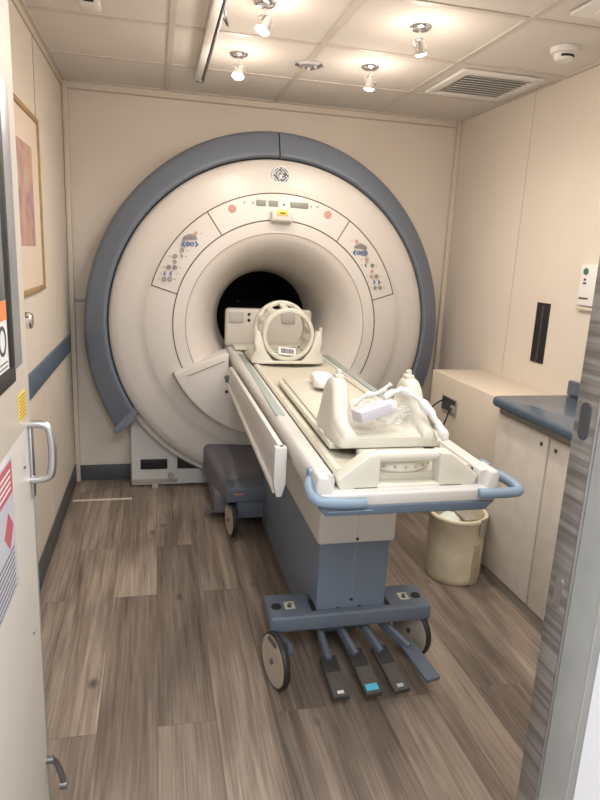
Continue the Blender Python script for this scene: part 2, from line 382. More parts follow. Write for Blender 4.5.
prism(b, [(1.11, .965), (1.145, .93), (1.11, .895), (1.075, .93)], 'x', DF + .0016, DF + .002); obj('red_marks', b, 'red', t)
b = B()
for i in range(4): box(b, DF + .0021, DF + .0024, .77, 1.14, 1.0 + i * .011, 1.004 + i * .011)
obj('header_lines', b, 'paper', t)
b = B()
for i in range(8): box(b, DF + .0016, DF + .0019, .77, 1.14, .808 + i * .011, .811 + i * .011)
obj('print_lines', b, 'ink', t)

# ================================================================ LEFT WALL THINGS
b = B(); box(b, XL, XL + .014, .8, YB - .12, .835, .930, .004); tag(obj('wall_guard', b, 'guard'), 'long dark blue protective strip running along the wall below the framed picture', 'wall guard')
t = thing('framed_picture', 'framed abstract print with cream mat and gold wood frame above the blue wall strip', 'picture', (XL, 2.65, 1.24))
b = B(); frame_yz(b, XL + .001, XL + .018, 2.32, 2.965, 1.235, 1.935, .022, .005); obj('picture_frame', b, 'gold', t)
b = B(); box(b, XL + .001, XL + .010, 2.335, 2.95, 1.25, 1.92); obj('mat_board', b, 'matb', t)
b = B(); box(b, XL + .0101, XL + .0115, 2.43, 2.80, 1.42, 1.80); obj('print', b, 'art', t)
b = B(); lathe(b, [(.0005, 0), (.026, 0), (.030, .004), (.031, .042), (.027, .048), (.0005, .049)], (XL, 2.44, 1.155), 'x', 32); tag(obj('door_knob', b, 'chrome'), 'round chrome knob below the framed picture, half hidden by the open door', 'knob')

# ================================================================ SCANNER
sc = thing('mri_scanner', 'large round white MRI scanner with blue-grey outer ring against the back wall', 'mri scanner', (X0, 3.6, 0))
b = B()
prof = [(.885, YB + .3), (.90, YB + .02), (.925, YB - .03), (.928, 3.60), (.922, 3.562), (.905, 3.540), (.86, 3.520), (.78, 3.502), (.742, 3.492), (.736, 3.487), (.72, 3.480), (.65, 3.462), (.585, 3.452), (.54, 3.449), (.512, 3.450)]
lathe(b, prof, (X0, 0, CZ), 'y', 128)
# bring the body down to a slightly lower outer centre as seen in the cover
for v in b.verts:
    r = math.hypot(v.co.x - X0, v.co.z - CZ)
    if r > .74: v.co.z -= .018 * min(1, (r - .74) / .15)
obj('front_cover', b, 'scan', sc, angle=50)
b = B(); lathe(b, [(.512, 3.450), (.49, 3.456), (.462, 3.472), (.436, 3.498), (.412, 3.535), (.385, 3.59), (.355, 3.67), (.328, 3.76), (.305, 3.87), (.292, 3.97), (.287, 4.03)], (X0, 0, CZ), 'y', 128); obj('bore_flare', b, 'flare', sc, angle=60)
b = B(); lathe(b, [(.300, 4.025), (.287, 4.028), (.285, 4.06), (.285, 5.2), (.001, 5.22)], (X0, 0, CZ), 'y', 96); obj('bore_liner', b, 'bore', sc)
# magnet body shell behind the cover (light edge below)
b = B(); lathe(b, [(.94, YB - .01), (.968, 3.70), (.966, 3.64), (.955, 3.625), (.90, 3.62)], (X0, 0, CZ - .028), 'y', 96, PI * 1.19, PI * 1.81); obj('body_shell', b, 'foot', sc)
# blue-grey outer ring in two halves, meeting at the top
for sgn in (1, -1):
    t_ = bmesh.new(); rows = []
    n = 56
    for i in range(n + 1):
        a = PI / 2 + sgn * (math.radians(.22) + (math.radians(121)) * i / n); ca, sa = math.cos(a), math.sin(a)
        o2 = Vector((X0 + 1.064 * ca, .985 + 1.116 * sa)); i2 = Vector((X0 + .931 * ca, CZ - .016 + .931 * sa)); d = o2 - i2; L = d.length; d.normalize()
        sec = [(0, 3.858), (0, 3.575), (.004, 3.560), (.012, 3.552), (.022, 3.553), (.030, 3.560), (L - .03, 3.605), (L - .012, 3.622), (L - .003, 3.645), (L, 3.68), (L, 3.858)]
        rows.append([t_.verts.new((i2.x + d.x * s, y, i2.y + d.y * s)) for s, y in sec])
    m_ = len(rows[0])
    for A, C in zip(rows, rows[1:]):
        for j in range(m_): t_.faces.new([A[j], A[(j + 1) % m_], C[(j + 1) % m_], C[j]])
    t_.faces.new(rows[0]); t_.faces.new(rows[-1][::-1]); bmesh.ops.recalc_face_normals(t_, faces=t_.faces)
    obj('outer_ring', t_, 'ring', sc, angle=40)
b = B(); box(b, X0 - .003, X0 + .003, 3.63, 3.85, 1.96, 2.092); obj('ring_joint', b, 'black', sc)
# lower end brackets of the ring
for sgn in (-1, 1):
    b = B(); prism(b, [(X0 + sgn * .760, .545), (X0 + sgn * .800, .540), (X0 + sgn * .915, .405), (X0 + sgn * .895, .375), (X0 + sgn * .79, .455)], 'y', 3.57, 3.84, .006); obj('ring_end_bracket', b, 'ring', sc)
def ysurf(r):   # cover depth by radius
    P = [(.512, 3.450), (.54, 3.449), (.585, 3.452), (.65, 3.462), (.72, 3.480), (.736, 3.487), (.742, 3.492), (.78, 3.502), (.86, 3.52), (.905, 3.54)]
    for (r0, y0), (r1, y1) in zip(P, P[1:]):
        if r <= r1: return y0 + (y1 - y0) * max(0, (r - r0) / (r1 - r0))
    return 3.55
def pt(r, deg, d=0):
    a = math.radians(deg); return (X0 + r * math.cos(a), ysurf(r) - d, CZ + r * math.sin(a))
def arc_seam(r, a0, a1, w, m, name='seam'):
    b = B(); n = int(abs(a1 - a0)); tube(b, [pt(r, a0 + (a1 - a0) * i / n) for i in range(n + 1)], w, 6); return obj(name, b, m, sc)
arc_seam(.722, 16.5, 163.5, .0032, 'seam')
arc_seam(.580, -28, 208, .0034, 'seam')
arc_seam(.511, -34, 214, .0022, 'seam_l')
for a in (16.5, 56.5, 123.5, 163.5):
    b = B(); tube(b, [pt(.58 + (.142) * i / 6, a) for i in range(7)], .003, 6); obj('seam', b, 'seam', sc)
# icon clusters on the two side panels: positions taken as (x, z) on the cover
def dot(bm, x, z, r, kind='o'):
    rr = math.hypot(x - X0, z - CZ); y = ysurf(rr)
    if kind == 'o': lathe(bm, [(.0003, -.007), (r, -.007), (r, .004), (.0003, .004)], (x, y, z), 'y', 20)
    elif kind == 'ring': lathe(bm, [(r * .55, -.005), (r, -.005), (r, .004), (r * .55, .004)], (x, y, z), 'y', 20, closed=True)
    elif kind in 'LR':
        s = 1 if kind == 'R' else -1
        pts = [(x + s * r * math.cos(a) , z + r * math.sin(a)) for a in [-PI / 2 + PI * i / 8 for i in range(9)]] + [(x + s * r * .25 , z + r * .35), (x + s * r * .25, z - r * .35)]
        prism(bm, pts, 'y', y - .005, y + .004)
def icon(bm, m): obj('control_icon', bm, m, sc)
LI = [(.211, 1.523, 'o', .010, 'ir'), (.182, 1.486, 'fan', .03, 'iw'), (.140, 1.430, 'ring', .011, 'iw'), (.104, 1.399, 'o', .011, 'iw'), (.133, 1.400, 'R', .012, 'iw'),
      (.102, 1.369, 'ring', .010, 'iw'), (.071, 1.340, 'o', .012, 'iw'), (.102, 1.341, 'o', .012, 'iw'), (.056, 1.306, 'L', .013, 'ib'), (.088, 1.307, 'L', .013, 'ib'), (.046, 1.275, 'ring', .012, 'iw'), (.076, 1.277, 'ring', .012, 'iw')]
RI = [(1.112, 1.526, 'o', .010, 'ir'), (1.137, 1.485, 'fan', .03, 'iw'), (1.179, 1.429, 'o', .011, 'ir'), (1.181, 1.398, 'L', .012, 'ib'), (1.216, 1.397, 'o', .011, 'iw'),
      (1.214, 1.365, 'o', .009, 'ir'), (1.215, 1.337, 'o', .011, 'ir'), (1.245, 1.338, 'o', .011, 'iw'), (1.227, 1.303, 'R', .013, 'ib'), (1.257, 1.304, 'R', .013, 'ib'), (1.241, 1.272, 'o', .010, 'iw'), (1.272, 1.273, 'ring', .011, 'iw')]
for LL, sd2 in ((LI, -1), (RI, 1)):
    for x, z, kd, r, m in LL:
        y = ysurf(math.hypot(x - X0, z - CZ)); b = B()
        if kd == 'fan':
            prism(b, [(x - .040, z + .006), (x - .030, z + .020), (x, z + .032), (x + .030, z + .020), (x + .040, z + .006)], 'y', y - .009, y + .006); icon(b, 'iw')
            for q in (-1, 1):
                b = B(); prism(b, [(x + q * .046, z - .022), (x + q * .034, z - .006), (x + q * .024, z - .006), (x + q * .032, z - .022), (x + q * .024, z - .036), (x + q * .034, z - .036)], 'y', y - .009, y + .006); icon(b, 'ib')
                b = B(); lathe(b, [(.005, -.008), (.012, -.008), (.012, .004), (.005, .004)], (x + q * .011, y, z - .021), 'y', 16, closed=True); icon(b, 'ib')
        else: dot(b, x, z, r, kd); icon(b, m)
    for x, z in ((LL[0][0] + (.03 if sd2 < 0 else -.03), LL[0][1]), (LL[2][0] + (.03 if sd2 < 0 else -.03), LL[2][1]), (LL[3][0] - .028, LL[3][1]), (LL[4][0] + .028, LL[4][1]), (LL[6][0] - .026, LL[6][1]), (LL[7][0] + .026, LL[7][1]), (LL[8][0] - .026, LL[8][1]), (LL[9][0] + .026, LL[9][1]), (LL[10][0] - .026, LL[10][1]), (LL[11][0] + .026, LL[11][1])):
        y = ysurf(math.hypot(x - X0, z - CZ)); b = B(); box(b, x - .006, x + .006, y - .002, y + .002, z - .0015, z + .0015); obj('icon_caption', b, 'seam_l', sc)
# top display strip
yy = ysurf(.66)
for x0, x1 in ((.535, .585), (.602, .652), (.722, .822)):
    b = B(); box(b, x0, x1, yy - .004, yy + .01, 1.685, 1.716, .001); obj('display', b, 'lcd', sc)
for x in (.405, .937):
    b = B(); dot(b, x, 1.660, .021); obj('stop_button', b, 'ir', sc)
for x in (.47, .515, .84, .875):
    b = B(); box(b, x - .003, x + .003, yy - .003, yy + .004, 1.695, 1.702); obj('control_icon', b, 'iw', sc)
b = B(); prism(b, [(.678, 1.694), (.694, 1.694), (.686, 1.708)], 'y', yy - .003, yy + .004); obj('control_icon', b, 'iw', sc)
b = B(); box(b, .612, .728, 3.415, 3.475, 1.603, 1.662, .008, 3); lb = obj('laser_housing', b, 'scan', sc)
b = B(); box(b, .640, .700, 3.412, 3.4155, 1.638, 1.666, .001); obj('warning_label', b, 'yel', lb)
b = B(); box(b, .655, .685, 3.4112, 3.4125, 1.647, 1.654); obj('warning_print', b, 'ink', lb)
b = B(); box(b, .620, .720, 3.413, 3.4155, 1.608, 1.614); obj('laser_slot', b, 'seam_l', lb)
# round monogram badge
LX, LZ = .671, 1.852; LY = ysurf(.82)
b = B(); lathe(b, [(.0003, -.006), (.046, -.006), (.051, -.002), (.051, .01), (.0003, .01)], (LX, LY, LZ), 'y', 48); bd = obj('badge', b, mat('badge_grey', (.10, .11, .13), .35), sc)
b = B(); lathe(b, [(.0435, -.0085), (.050, -.0085), (.050, -.004), (.0435, -.004)], (LX, LY, LZ), 'y', 48, closed=True)
for q in range(4):
    a = PI / 4 + q * PI / 2
    pts = []
    for i in range(15):
        u = i / 14; rr = .040 - .006 * math.sin(u * PI); aa = a - .62 + 1.25 * u; pts.append((LX + rr * math.cos(aa), LY - .0075, LZ + rr * math.sin(aa)))
    tube(b, pts, .0030, 6)
    tube(b, [(LX + .034 * math.cos(a + .65), LY - .0075, LZ + .034 * math.sin(a + .65)), (LX + .028 * math.cos(a + .75), LY - .0075, LZ + .028 * math.sin(a + .75)), (LX + .030 * math.cos(a + .5), LY - .0075, LZ + .030 * math.sin(a + .5))], .0018, 6, smooth=4)
obj('badge_swirls', b, 'badge_line', bd)
MT = Matrix.Translation((LX, LY - .0065, LZ)) @ Matrix.Rotation(PI / 2, 4, 'X')
def scr(pts): return [(LX + x * .001, LY - .0078, LZ + z * .001) for x, z in pts]
b = B()   # script G and E drawn as strokes
tube(b, scr([(-4, 15), (-8, 20), (-15, 17), (-19, 8), (-17, -4), (-10, -11), (-3, -7), (-1, 2), (-8, 3), (-6, -2), (-2, -14), (-8, -20), (-14, -16)]), .0030, 6, smooth=5)
tube(b, scr([(16, 14), (12, 20), (5, 16), (5, 7), (12, 3), (6, 1), (2, -7), (6, -15), (13, -15), (19, -8)]), .0030, 6, smooth=5)
obj('badge_monogram', b, 'badge_line', bd)
# dock panel below the bore: sector r<=.635 between the table and the flare
def sector(side):
    a0, a1 = (204.5, 268) if side < 0 else (-30, -88)
    pts = [(X0 + .635 * math.cos(math.radians(a0 + (a1 - a0) * i / 24)), CZ + .635 * math.sin(math.radians(a0 + (a1 - a0) * i / 24))) for i in range(25)]
    pts += [(X0 + side * .02, .78), (X0 + side * .276, .80), (X0 + side * .276, .888), (X0 + side * .30, .886)] if side < 0 else [(X0 + .02, .70), (X0 + .33, .77), (X0 + .42, .785)]
    return pts
for sgn in (-1, 1):
    b = B(); prism(b, sector(sgn), 'y', 3.385, 3.56, .010, 3); dp = obj('dock_cover', b, 'scan', sc)
    b = B(); p = [(x, 3.42 + .02 * 0, z) for x, z in sector(sgn)[:25]]; tube(b, [(x - (x - X0) * 0, 3.447, z - .004) for x, _, z in p], .006, 6); obj('dock_seam', b, 'seam_l', dp)
    if sgn < 0:
        b = B(); tube(b, [(X0 - .50, 3.384, .762), (X0 - .30, 3.384, .845)], .003, 6); obj('dock_ledge_line', b, 'seam_l', dp)
for z, r in ((.755, .013), (.735, .009), (.672, .009)):
    b = B(); lathe(b, [(.0005, -.010), (r * .6, -.010), (r, -.004), (r, .004), (.0005, .004)], (.385, 3.385, z), 'y', 16); obj('socket', b, 'black' if z < .7 else 'dmetal', sc)
# foot panels
for sgn in (-1, 1):
    def fx(v): return X0 + sgn * v
    b = B(); prism(b, [(fx(.817), .012), (fx(.822), .55), (fx(.60), .42), (fx(.30), .20), (fx(.30), .012)], 'y', 3.705, 3.80, .004); ft = obj('foot_panel', b, 'foot', sc)
    b = B(); box(b, min(fx(.765), fx(.605)), max(fx(.765), fx(.605)), 3.698, 3.706, .115, .178, .002); obj('foot_slot', b, 'black', ft)
    b = B(); prism(b, [(fx(.545), .115), (fx(.545), .205), (fx(.50), .175), (fx(.37), .112)], 'y', 3.698, 3.706); obj('foot_opening', b, 'black', ft)
    b = B(); box(b, min(fx(.82), fx(.545)), max(fx(.82), fx(.545)), 3.70, 3.73, .022, .05, .003)
    cyl(b, (fx(.585), 3.70, .072), (fx(.585), 3.68, .072), .018, 16); box(b, min(fx(.70), fx(.66)), max(fx(.70), fx(.66)), 3.66, 3.70, 0, .03, .003); obj('foot_foot', b, 'cabedge', ft)
b = B()
rings = []
for y, zt, w in ((3.075, .255, .31), (3.09, .275, .33), (3.2, .295, .355), (3.38, .315, .385), (3.50, .33, .40), (3.58, .34, .40)):
    zb = .16; r = .035; sec = []
    for cx, cz, a0 in ((X0 + w - r, zt - r, 0), (X0 - w + r, zt - r, PI / 2)):
        for i in range(6): a = a0 + PI / 2 * i / 5; sec.append((cx + r * math.cos(a), y, cz + r * math.sin(a)))
    sec += [(X0 - w, y, zb), (X0 + w, y, zb)]; rings.append(sec)
loft(b, rings); obj('dock_hood', b, 'hood', sc, angle=50)
b = B(); box(b, .30, 1.04, 3.12, 3.60, .06, .17, .006); box(b, .26, .60, 3.20, 3.24, .03, .045); obj('dock_base', b, 'hood', sc)

# ================================================================ PATIENT TABLE
TX = .668
tb = thing('patient_table', 'wheeled MRI patient table with white top and blue-grey pedestal', 'patient table', (TX, 2.4, 0))
def mx(v, s): return TX + s * v
# deck side rails (profile in x-z) running in y; the deck opens slightly towards the bore
def gl(y): return .452 + (y - 1.45) * .018
def gr(y): return .868 + (y - 1.45) * .018
def ol(y): return .398 + (y - 1.45) * .004
def orr(y): return min(.915 + (y - 1.45) * .033, 1.27 - (y - 2.4) * .25)
RP = [(0, .81), (0, .872), (.07, .881), (.70, .886), (.87, .880), (.98, .866), (1, .845), (.92, .815), (.70, .795)]
YS = (1.46, 1.50, 1.9, 2.3, 2.7, 3.1, 3.42, 3.6, 3.76)
for s, g_, o_ in ((-1, gl, ol), (1, gr, orr)):
    b = B(); loft(b, [[(g_(y) + (o_(y) - g_(y)) * u, y, z) for u, z in RP] for y in YS]); obj('side_rail', b, 'tabw', tb, angle=40)
for s, g_, o_ in ((-1, gl, ol), (1, gr, orr)):
    g, o = g_(1.45), o_(1.45)
    b = B(); prism(b, [(g + .006 * s, .838), (g + .022 * s, .888), (o - .004 * s, .890), (o, .87), (o, .805), (g - .04 * s, .805), (g - .04 * s, .838)], 'y', 1.432, 1.52, .008, 3); obj('rail_end', b, 'tabw', tb)
# grey green strips
b = B(); prism(b, [(.409, 2.06), (.441, 2.06), (.474, 3.38), (.446, 3.38)], 'z', .882, .8885, .002); obj('grip_strip', b, 'strip', tb)
b = B(); prism(b, [(.893, 2.30), (.925, 2.30), (.958, 3.38), (.928, 3.38)], 'z', .882, .8885, .002); obj('grip_strip', b, 'strip', tb)
b = B(); prism(b, [(.42, 1.46), (.895, 1.46), (.93, 3.40), (.43, 3.40)], 'z', .785, .82, .006); obj('deck_underside', b, 'tabw', tb)
# foot end panel & bumper
b = B(); box(b, .408, .905, 1.427, 1.49, .806, .842, .007, 3); obj('end_panel', b, 'tabw', tb)
b = B(); prism(b, [(.424, .782), (.876, .780), (.905, .808), (.400, .810)], 'y', 1.425, 1.52, .005, 3); obj('bumper', b, mat('bumper_blue', (.105, .145, .20), .45), tb)
b = B(); box(b, .43, .55, 1.4225, 1.426, .794, .797, .001); obj('bumper_line', b, 'bluel', tb)
b = B(); tube(b, [(.528, 1.424, .818), (.47, 1.420, .820), (.412, 1.421, .826), (.392, 1.434, .834), (.388, 1.46, .842), (.391, 1.485, .852), (.403, 1.505, .858)], .0145, 14, smooth=6); box(b, .392, .41, 1.495, 1.53, .850, .885, .005); obj('push_handle', b, 'bluel', tb)
b = B(); tube(b, [(.850, 1.424, .829), (.90, 1.420, .830), (.962, 1.421, .831), (.974, 1.432, .836), (.972, 1.46, .842), (.955, 1.49, .850), (.922, 1.52, .858)], .0145, 14, smooth=6); box(b, .908, .93, 1.505, 1.55, .845, .885, .005); obj('push_handle', b, 'bluel', tb)
# cradle (cream sliding top)
b = B()
cs = [(-.203, .845), (-.203, .878), (-.195, .886), (-.180, .886), (-.168, .878), (-.10, .870), (0, .867), (.10, .870), (.168, .878), (.180, .886), (.195, .886), (.203, .878), (.203, .845)]
def cx_(y): return (gl(y) + gr(y)) / 2
loft(b, [[(cx_(y) + x, y, z) for x, z in cs] for y in (1.50, 1.9, 2.4, 2.9, 3.4, 3.9)]); cr = obj('cradle', b, 'cream2', tb, angle=30)
for g_, s in ((gl, 1), (gr, -1)):
    b = B(); prism(b, [(g_(1.5) - .001 * s, 1.5), (g_(1.5) + .006 * s, 1.5), (g_(3.7) + .006 * s, 3.7), (g_(3.7) - .001 * s, 3.7)], 'z', .84, .876); obj('cradle_gap', b, 'black', tb)
b = B()
for i in range(3): lathe(b, [(.0003, 0), (.0045, 0), (.0045, .002), (.0003, .002)], (gl(1.75 + i * .55) + .018, 1.75 + i * .55, .885), 'z', 12)
obj('cradle_rivets', b, 'metal', cr)
# cradle end handle with cut-out
def ex_(v, s): return .663 + s * v
b = B()
for s in (-1, 1):
    prism(b, [(ex_(.085, s), .822), (ex_(.176, s), .822), (ex_(.197, s), .845), (ex_(.203, s), .868), (ex_(.118, s), .933), (ex_(.085, s), .937)], 'y', 1.462, 1.515, .006, 3)
cyl(b, (ex_(.09, -1), 1.488, .922), (ex_(.09, 1), 1.488, .922), .0165, 20)
box(b, ex_(.16, -1), ex_(.16, 1), 1.462, 1.515, .822, .850, .006, 3)
eh = obj('end_handle', b, 'cream', cr)
b = B(); box(b, ex_(.178, -1), ex_(.178, 1), 1.470, 1.50, .812, .8225); obj('end_handle_foot', b, 'black', eh)
b = B(); lathe(b, [(.0005, .0), (.100, .0), (.105, .006), (.105, .030), (.098, .036), (.0005, .036)], (.664, 1.60, .868), 'z', 48); dk = obj('end_disc', b, 'cream', cr)
b = B()
for i in range(11):
    a = PI + PI * (i + .5) / 11; box(b, .664 + .1052 * math.cos(a) - .003, .664 + .1052 * math.cos(a) + .003, 1.60 + .1052 * math.sin(a) - .0015, 1.60 + .1052 * math.sin(a) + .0015, .882, .888)
obj('disc_marks', b, mat('mark_brown', (.45, .3, .18), .6), dk)
# pedestal
b = B(); prism(b, [(.53, 1.85), (.806, 1.85), (.806, 2.90), (.53, 2.90)], 'z', .485, .79, .010, 3); sl = obj('column_sleeve', b, 'tabw', tb)
b = B(); prism(b, [(1.868, .225), (1.99, .215), (2.03, .055), (3.0, .055), (3.0, .50), (1.868, .50)], 'x', .541, .795, .008, 3); cb_ = obj('column', b, 'blue', tb)
b = B()
for x, y, z in ((.668, 1.849, .502), (.668, 1.867, .262), (.62, 1.867, .232), (.70, 1.867, .232)): cyl(b, (x, y + .002, z), (x, y - .002, z), .005, 12)
cyl(b, (.542, 2.45, .42), (.539, 2.45, .42), .006, 12)
obj('column_screw', b, 'black', tb)
b = B(); box(b, .6675, .6685, 1.8492, 1.851, .495, .77); box(b, .6675, .6685, 1.8672, 1.869, .24, .485); obj('column_seam', b, 'wall_line', tb)
# base: front and rear cross beams
b = B()
prism(b, [(.374, 1.835), (.964, 1.835), (.967, 1.99), (.80, 1.99), (.80, 1.90), (.535, 1.90), (.535, 1.99), (.371, 1.99)], 'z', .172, .232, .010, 3); fb = obj('front_cross_beam', b, 'dblue', tb)
for xa in (.524, .796):
    b = B(); box(b, xa, xa + .016, 1.862, 1.93, .2323, .236); obj('beam_slot', b, 'black', fb)
for s in (-1, 1):
    b = B(); lathe(b, [(.0005, .004), (.016, .004), (.018, 0), (.018, -.004)], (mx(.262, s), 1.905, .233), 'z', 20); obj('brake_cap', b, 'black', fb)
    b = B(); box(b, mx(.214, s) - .018, mx(.214, s) + .018, 1.885, 1.93, .2322, .2334); st = obj('caution_sticker', b, mat('sticker_cream', (.55, .52, .42), .6, var=.3, vscale=60), fb)
    b = B(); box(b, mx(.214, s) - .009, mx(.214, s) + .006, 1.892, 1.91, .2334, .2338); box(b, mx(.214, s) - .003, mx(.214, s) + .012, 1.912, 1.921, .2334, .2338); obj('sticker_print', b, 'ink', st)
b = B(); box(b, .345, .99, 2.93, 3.06, .195, .275, .008, 3); box(b, .40, .94, 2.95, 3.04, .10, .20, .006); rb = obj('rear_cross_beam', b, 'dblue', tb)
b = B(); box(b, .385, .43, 2.9285, 2.931, .238, .243); obj('beam_label', b, 'orange', rb)
b = B(); box(b, .60, .74, 1.98, 2.95, .06, .16, .006); obj('base_spine', b, 'dblue', tb)
# casters
def caster(x, y, rz, R=.096):
    ct = bpy.data.objects.new('caster', None); COL.objects.link(ct); ct.parent = tb; ct.matrix_parent_inverse = Matrix.Translation(-tb.location); ct.location = (0, 0, 0)
    Mx = Matrix.Translation((x, y, 0)) @ Matrix.Rotation(rz, 4, 'Z')
    def put(name, bm, m):
        bmesh.ops.transform(bm, matrix=Mx, verts=bm.verts); o = obj(name, bm, m); o.parent = ct; return o
    b = B(); lathe(b, [(.0005, -.012), (R - .010, -.013), (R - .006, -.010), (R - .006, .010), (R - .010, .013), (.0005, .012)], (0, 0, R + .001), 'x', 40); put('wheel_disc', b, 'wheel')
    b = B(); lathe(b, [(R - .008, -.012), (R - .003, -.0105), (R, -.005), (R, .005), (R - .003, .0105), (R - .008, .012)], (0, 0, R + .001), 'x', 48, closed=True); put('tyre', b, 'tyre')
    b = B(); prism(b, [(-.030, R + .082), (.030, R + .082), (.026, R + .05), (.012, R - .01), (-.012, R - .01), (-.026, R + .05)], 'x', .022, .030, .003)
    box(b, -.02, .03, -.028, .028, R + .068, R + .084, .003); cyl(b, (.034, 0, R), (-.018, 0, R), .009, 14); put('fork', b, 'dmetal')
    b = B(); box(b, .028, .05, -.035, .02, R + .03, R + .065, .006); put('brake_lever', b, 'dblue')
caster(.390, 1.80, math.radians(14)); caster(.925, 1.90, math.radians(20)); caster(.375, 2.97, math.radians(8), .09); caster(.95, 2.97, math.radians(-10), .09)
# foot pedals: pad ends follow what the photograph shows
def pedal(pad, lever, mp, mark=None, name='foot_pedal'):
    (x0, y0, z0), (x1, y1, z1), w = pad
    d = Vector((x0 - x1, y0 - y1, z0 - z1)); L = d.length
    ex = d.normalized(); sd = Vector((1, 0, 0)); up = sd.cross(ex).normalized()
    if up.z < 0: up = -up
    sd = ex.cross(up).normalized()
    Mt = Matrix((( sd.x, ex.x, up.x, x1), (sd.y, ex.y, up.y, y1), (sd.z, ex.z, up.z, z1), (0, 0, 0, 1)))
    b = B(); tube(b, lever, .022, 8, smooth=5, sx=.6); pd = obj(name, b, 'dblue', tb)
    b = B(); box(b, -w / 2, w / 2, 0, L, -.008, .008, .004, 2, Mt); obj('pedal_pad', b, mp, pd)
    if mp == 'rubber':
        b = B(); box(b, -w / 2 + .003, w / 2 - .003, 0 + L * .42, L - .003, .0082, .0096, .001, 1, Mt); obj('pad_grip', b, mat('pad_grip_brown', (.10, .092, .082), .55, var=.2, vscale=60), pd)
    if mark:
        b = B(); hw = .021 if mark == 'cyan' else .011
        box(b, -hw, hw, L * (.86 if mark != 'cyan' else .80), L * .93, .0097, .0105, 0, 1, Mt); obj('pedal_label', b, mark, pd)
pedal(((.578, 1.635, .052), (.572, 1.80, .088), .060), [(.565, 1.95, .13), (.565, 1.90, .135), (.568, 1.84, .11), (.572, 1.78, .088)], 'rubber', 'white')
pedal(((.688, 1.632, .052), (.672, 1.82, .092), .060), [(.615, 2.0, .15), (.632, 1.93, .145), (.655, 1.85, .115), (.672, 1.79, .09)], 'rubber', 'cyan')
pedal(((.785, 1.632, .052), (.765, 1.82, .092), .060), [(.70, 2.0, .15), (.72, 1.93, .145), (.745, 1.85, .115), (.765, 1.79, .09)], 'rubber', 'paperl')
pedal(((.905, 1.655, .065), (.872, 1.82, .095), .056), [(.76, 2.0, .16), (.79, 1.93, .15), (.83, 1.86, .12), (.872, 1.80, .092)], 'dblue')
# hanging side board on the left of the deck
b = B(); prism(b, [(1.79, .722), (1.80, .705), (1.84, .712), (3.12, .765), (3.12, .862), (1.77, .862)], 'x', .366, .384, .004, 2); sb = obj('side_board', b, 'tabw', tb)
b = B(); prism(b, [(1.80, .700), (3.12, .752), (3.12, .772), (1.82, .722)], 'x', .355, .370, .004, 2); obj('board_lip', b, 'tabw', sb)
b = B(); prism(b, [(.352, .742), (.362, .700), (.378, .700), (.390, .742), (.390, .862), (.352, .862)], 'y', 1.765, 1.795, .004); obj('board_end', b, 'tabw', sb)

# ================================================================ COILS AND THINGS ON THE TABLE
hc = thing('head_coil', 'cream open-cage head coil tube standing at the bore end of the table', 'head coil', (.658, 3.2, .88))
HX, HZ, HY0, HY1 = .662, 1.034, 3.085, 3.31
b = B(); lathe(b, [(.114, 0), (.118, -.006), (.130, -.006), (.135, 0), (.137, .030), (.132, .034), (.116, .034), (.114, .030)], (HX, HY0, HZ), 'y', 64, closed=True); obj('front_hoop', b, 'cream', hc, angle=50)
b = B(); lathe(b, [(.124, 0), (.128, -.004), (.144, -.004), (.148, 0), (.148, .040), (.144, .044), (.128, .044), (.124, .040)], (HX, HY1 - .04, HZ + .012), 'y', 64, closed=True); obj('rear_hoop', b, 'cream', hc, angle=50)
def rungpt(a, y, r): return (HX + r * math.cos(a), y, HZ + (y - HY0) * .055 + r * math.sin(a))
for a_, w in [(math.radians(d), .19 if 0 < d < 190 else .34) for d in (5, 35, 65, 95, 125, 155, 185, 212, 238, 270, 302, 328)]:
    b = B(); rg = []
    for y, ri, ro in ((HY0 + .02, .118, .133), ((HY0 + HY1) / 2, .122, .138), (HY1 - .03, .128, .145)):
        rg.append([rungpt(a_ - w * .55, y, ri), rungpt(a_ + w * .55, y, ri), rungpt(a_ + w * .55, y, ro), rungpt(a_, y, ro + .003), rungpt(a_ - w * .55, y, ro)])
    loft(b, rg); obj('rung', b, 'cream', hc)
for s in (-1, 1):
    b = B(); prism(b, [(HX + s * .187, .889), (HX + s * .192, .905), (HX + s * .168, .955), (HX + s * .178, 1.0), (HX + s * .168, 1.055), (HX + s * .150, 1.055), (HX + s * .138, 1.02), (HX + s * .118, .955), (HX + s * .08, .905), (HX + s * .05, .889)], 'y', HY0 - .01, HY0 + .05, .006, 2)
    cyl(b, (HX + s * .170, HY0 + .01, 1.0), (HX + s * .170, HY0 + .01, 1.075), .009, 14); lathe(b, [(.0005, 0), (.009, 0), (.009, .004), (.0005, .004)], (HX + s * .15, HY0 - .014, .955), 'y', 14)
    prism(b, [(HX + s * .187, .889), (HX + s * .180, .94), (HX + s * .13, .94), (HX + s * .08, .889)], 'y', HY0 + .04, HY1, .004)
    obj('side_bracket', b, 'cream', hc)
b = B(); box(b, HX - .165, HX + .165, HY0 - .012, HY1, .887, .902, .004); obj('base_plate', b, 'cream', hc)
b = B(); prism(b, [(.886, 0), (.886, 0)], 'x', 0, 0) if False else None
b = B(); Mt = Matrix.Translation((HX + .0, HY0 + .03, .945)) @ Matrix.Rotation(math.radians(6), 4, 'Y') @ Matrix.Rotation(math.radians(-25), 4, 'X')
box(b, -.048, .048, -.012, .006, -.021, .021, .005, 2, Mt); lp = obj('label_block', b, 'white', hc)
b = B()
x = -.034; i = 0
while x < .034:
    w = random.choice((.002, .003, .0045)); box(b, x, x + w, -.0135, -.012, -.013, .012, 0, 1, Mt); x += w + random.choice((.0015, .0025))
obj('label_marks', b, 'ink', lp)
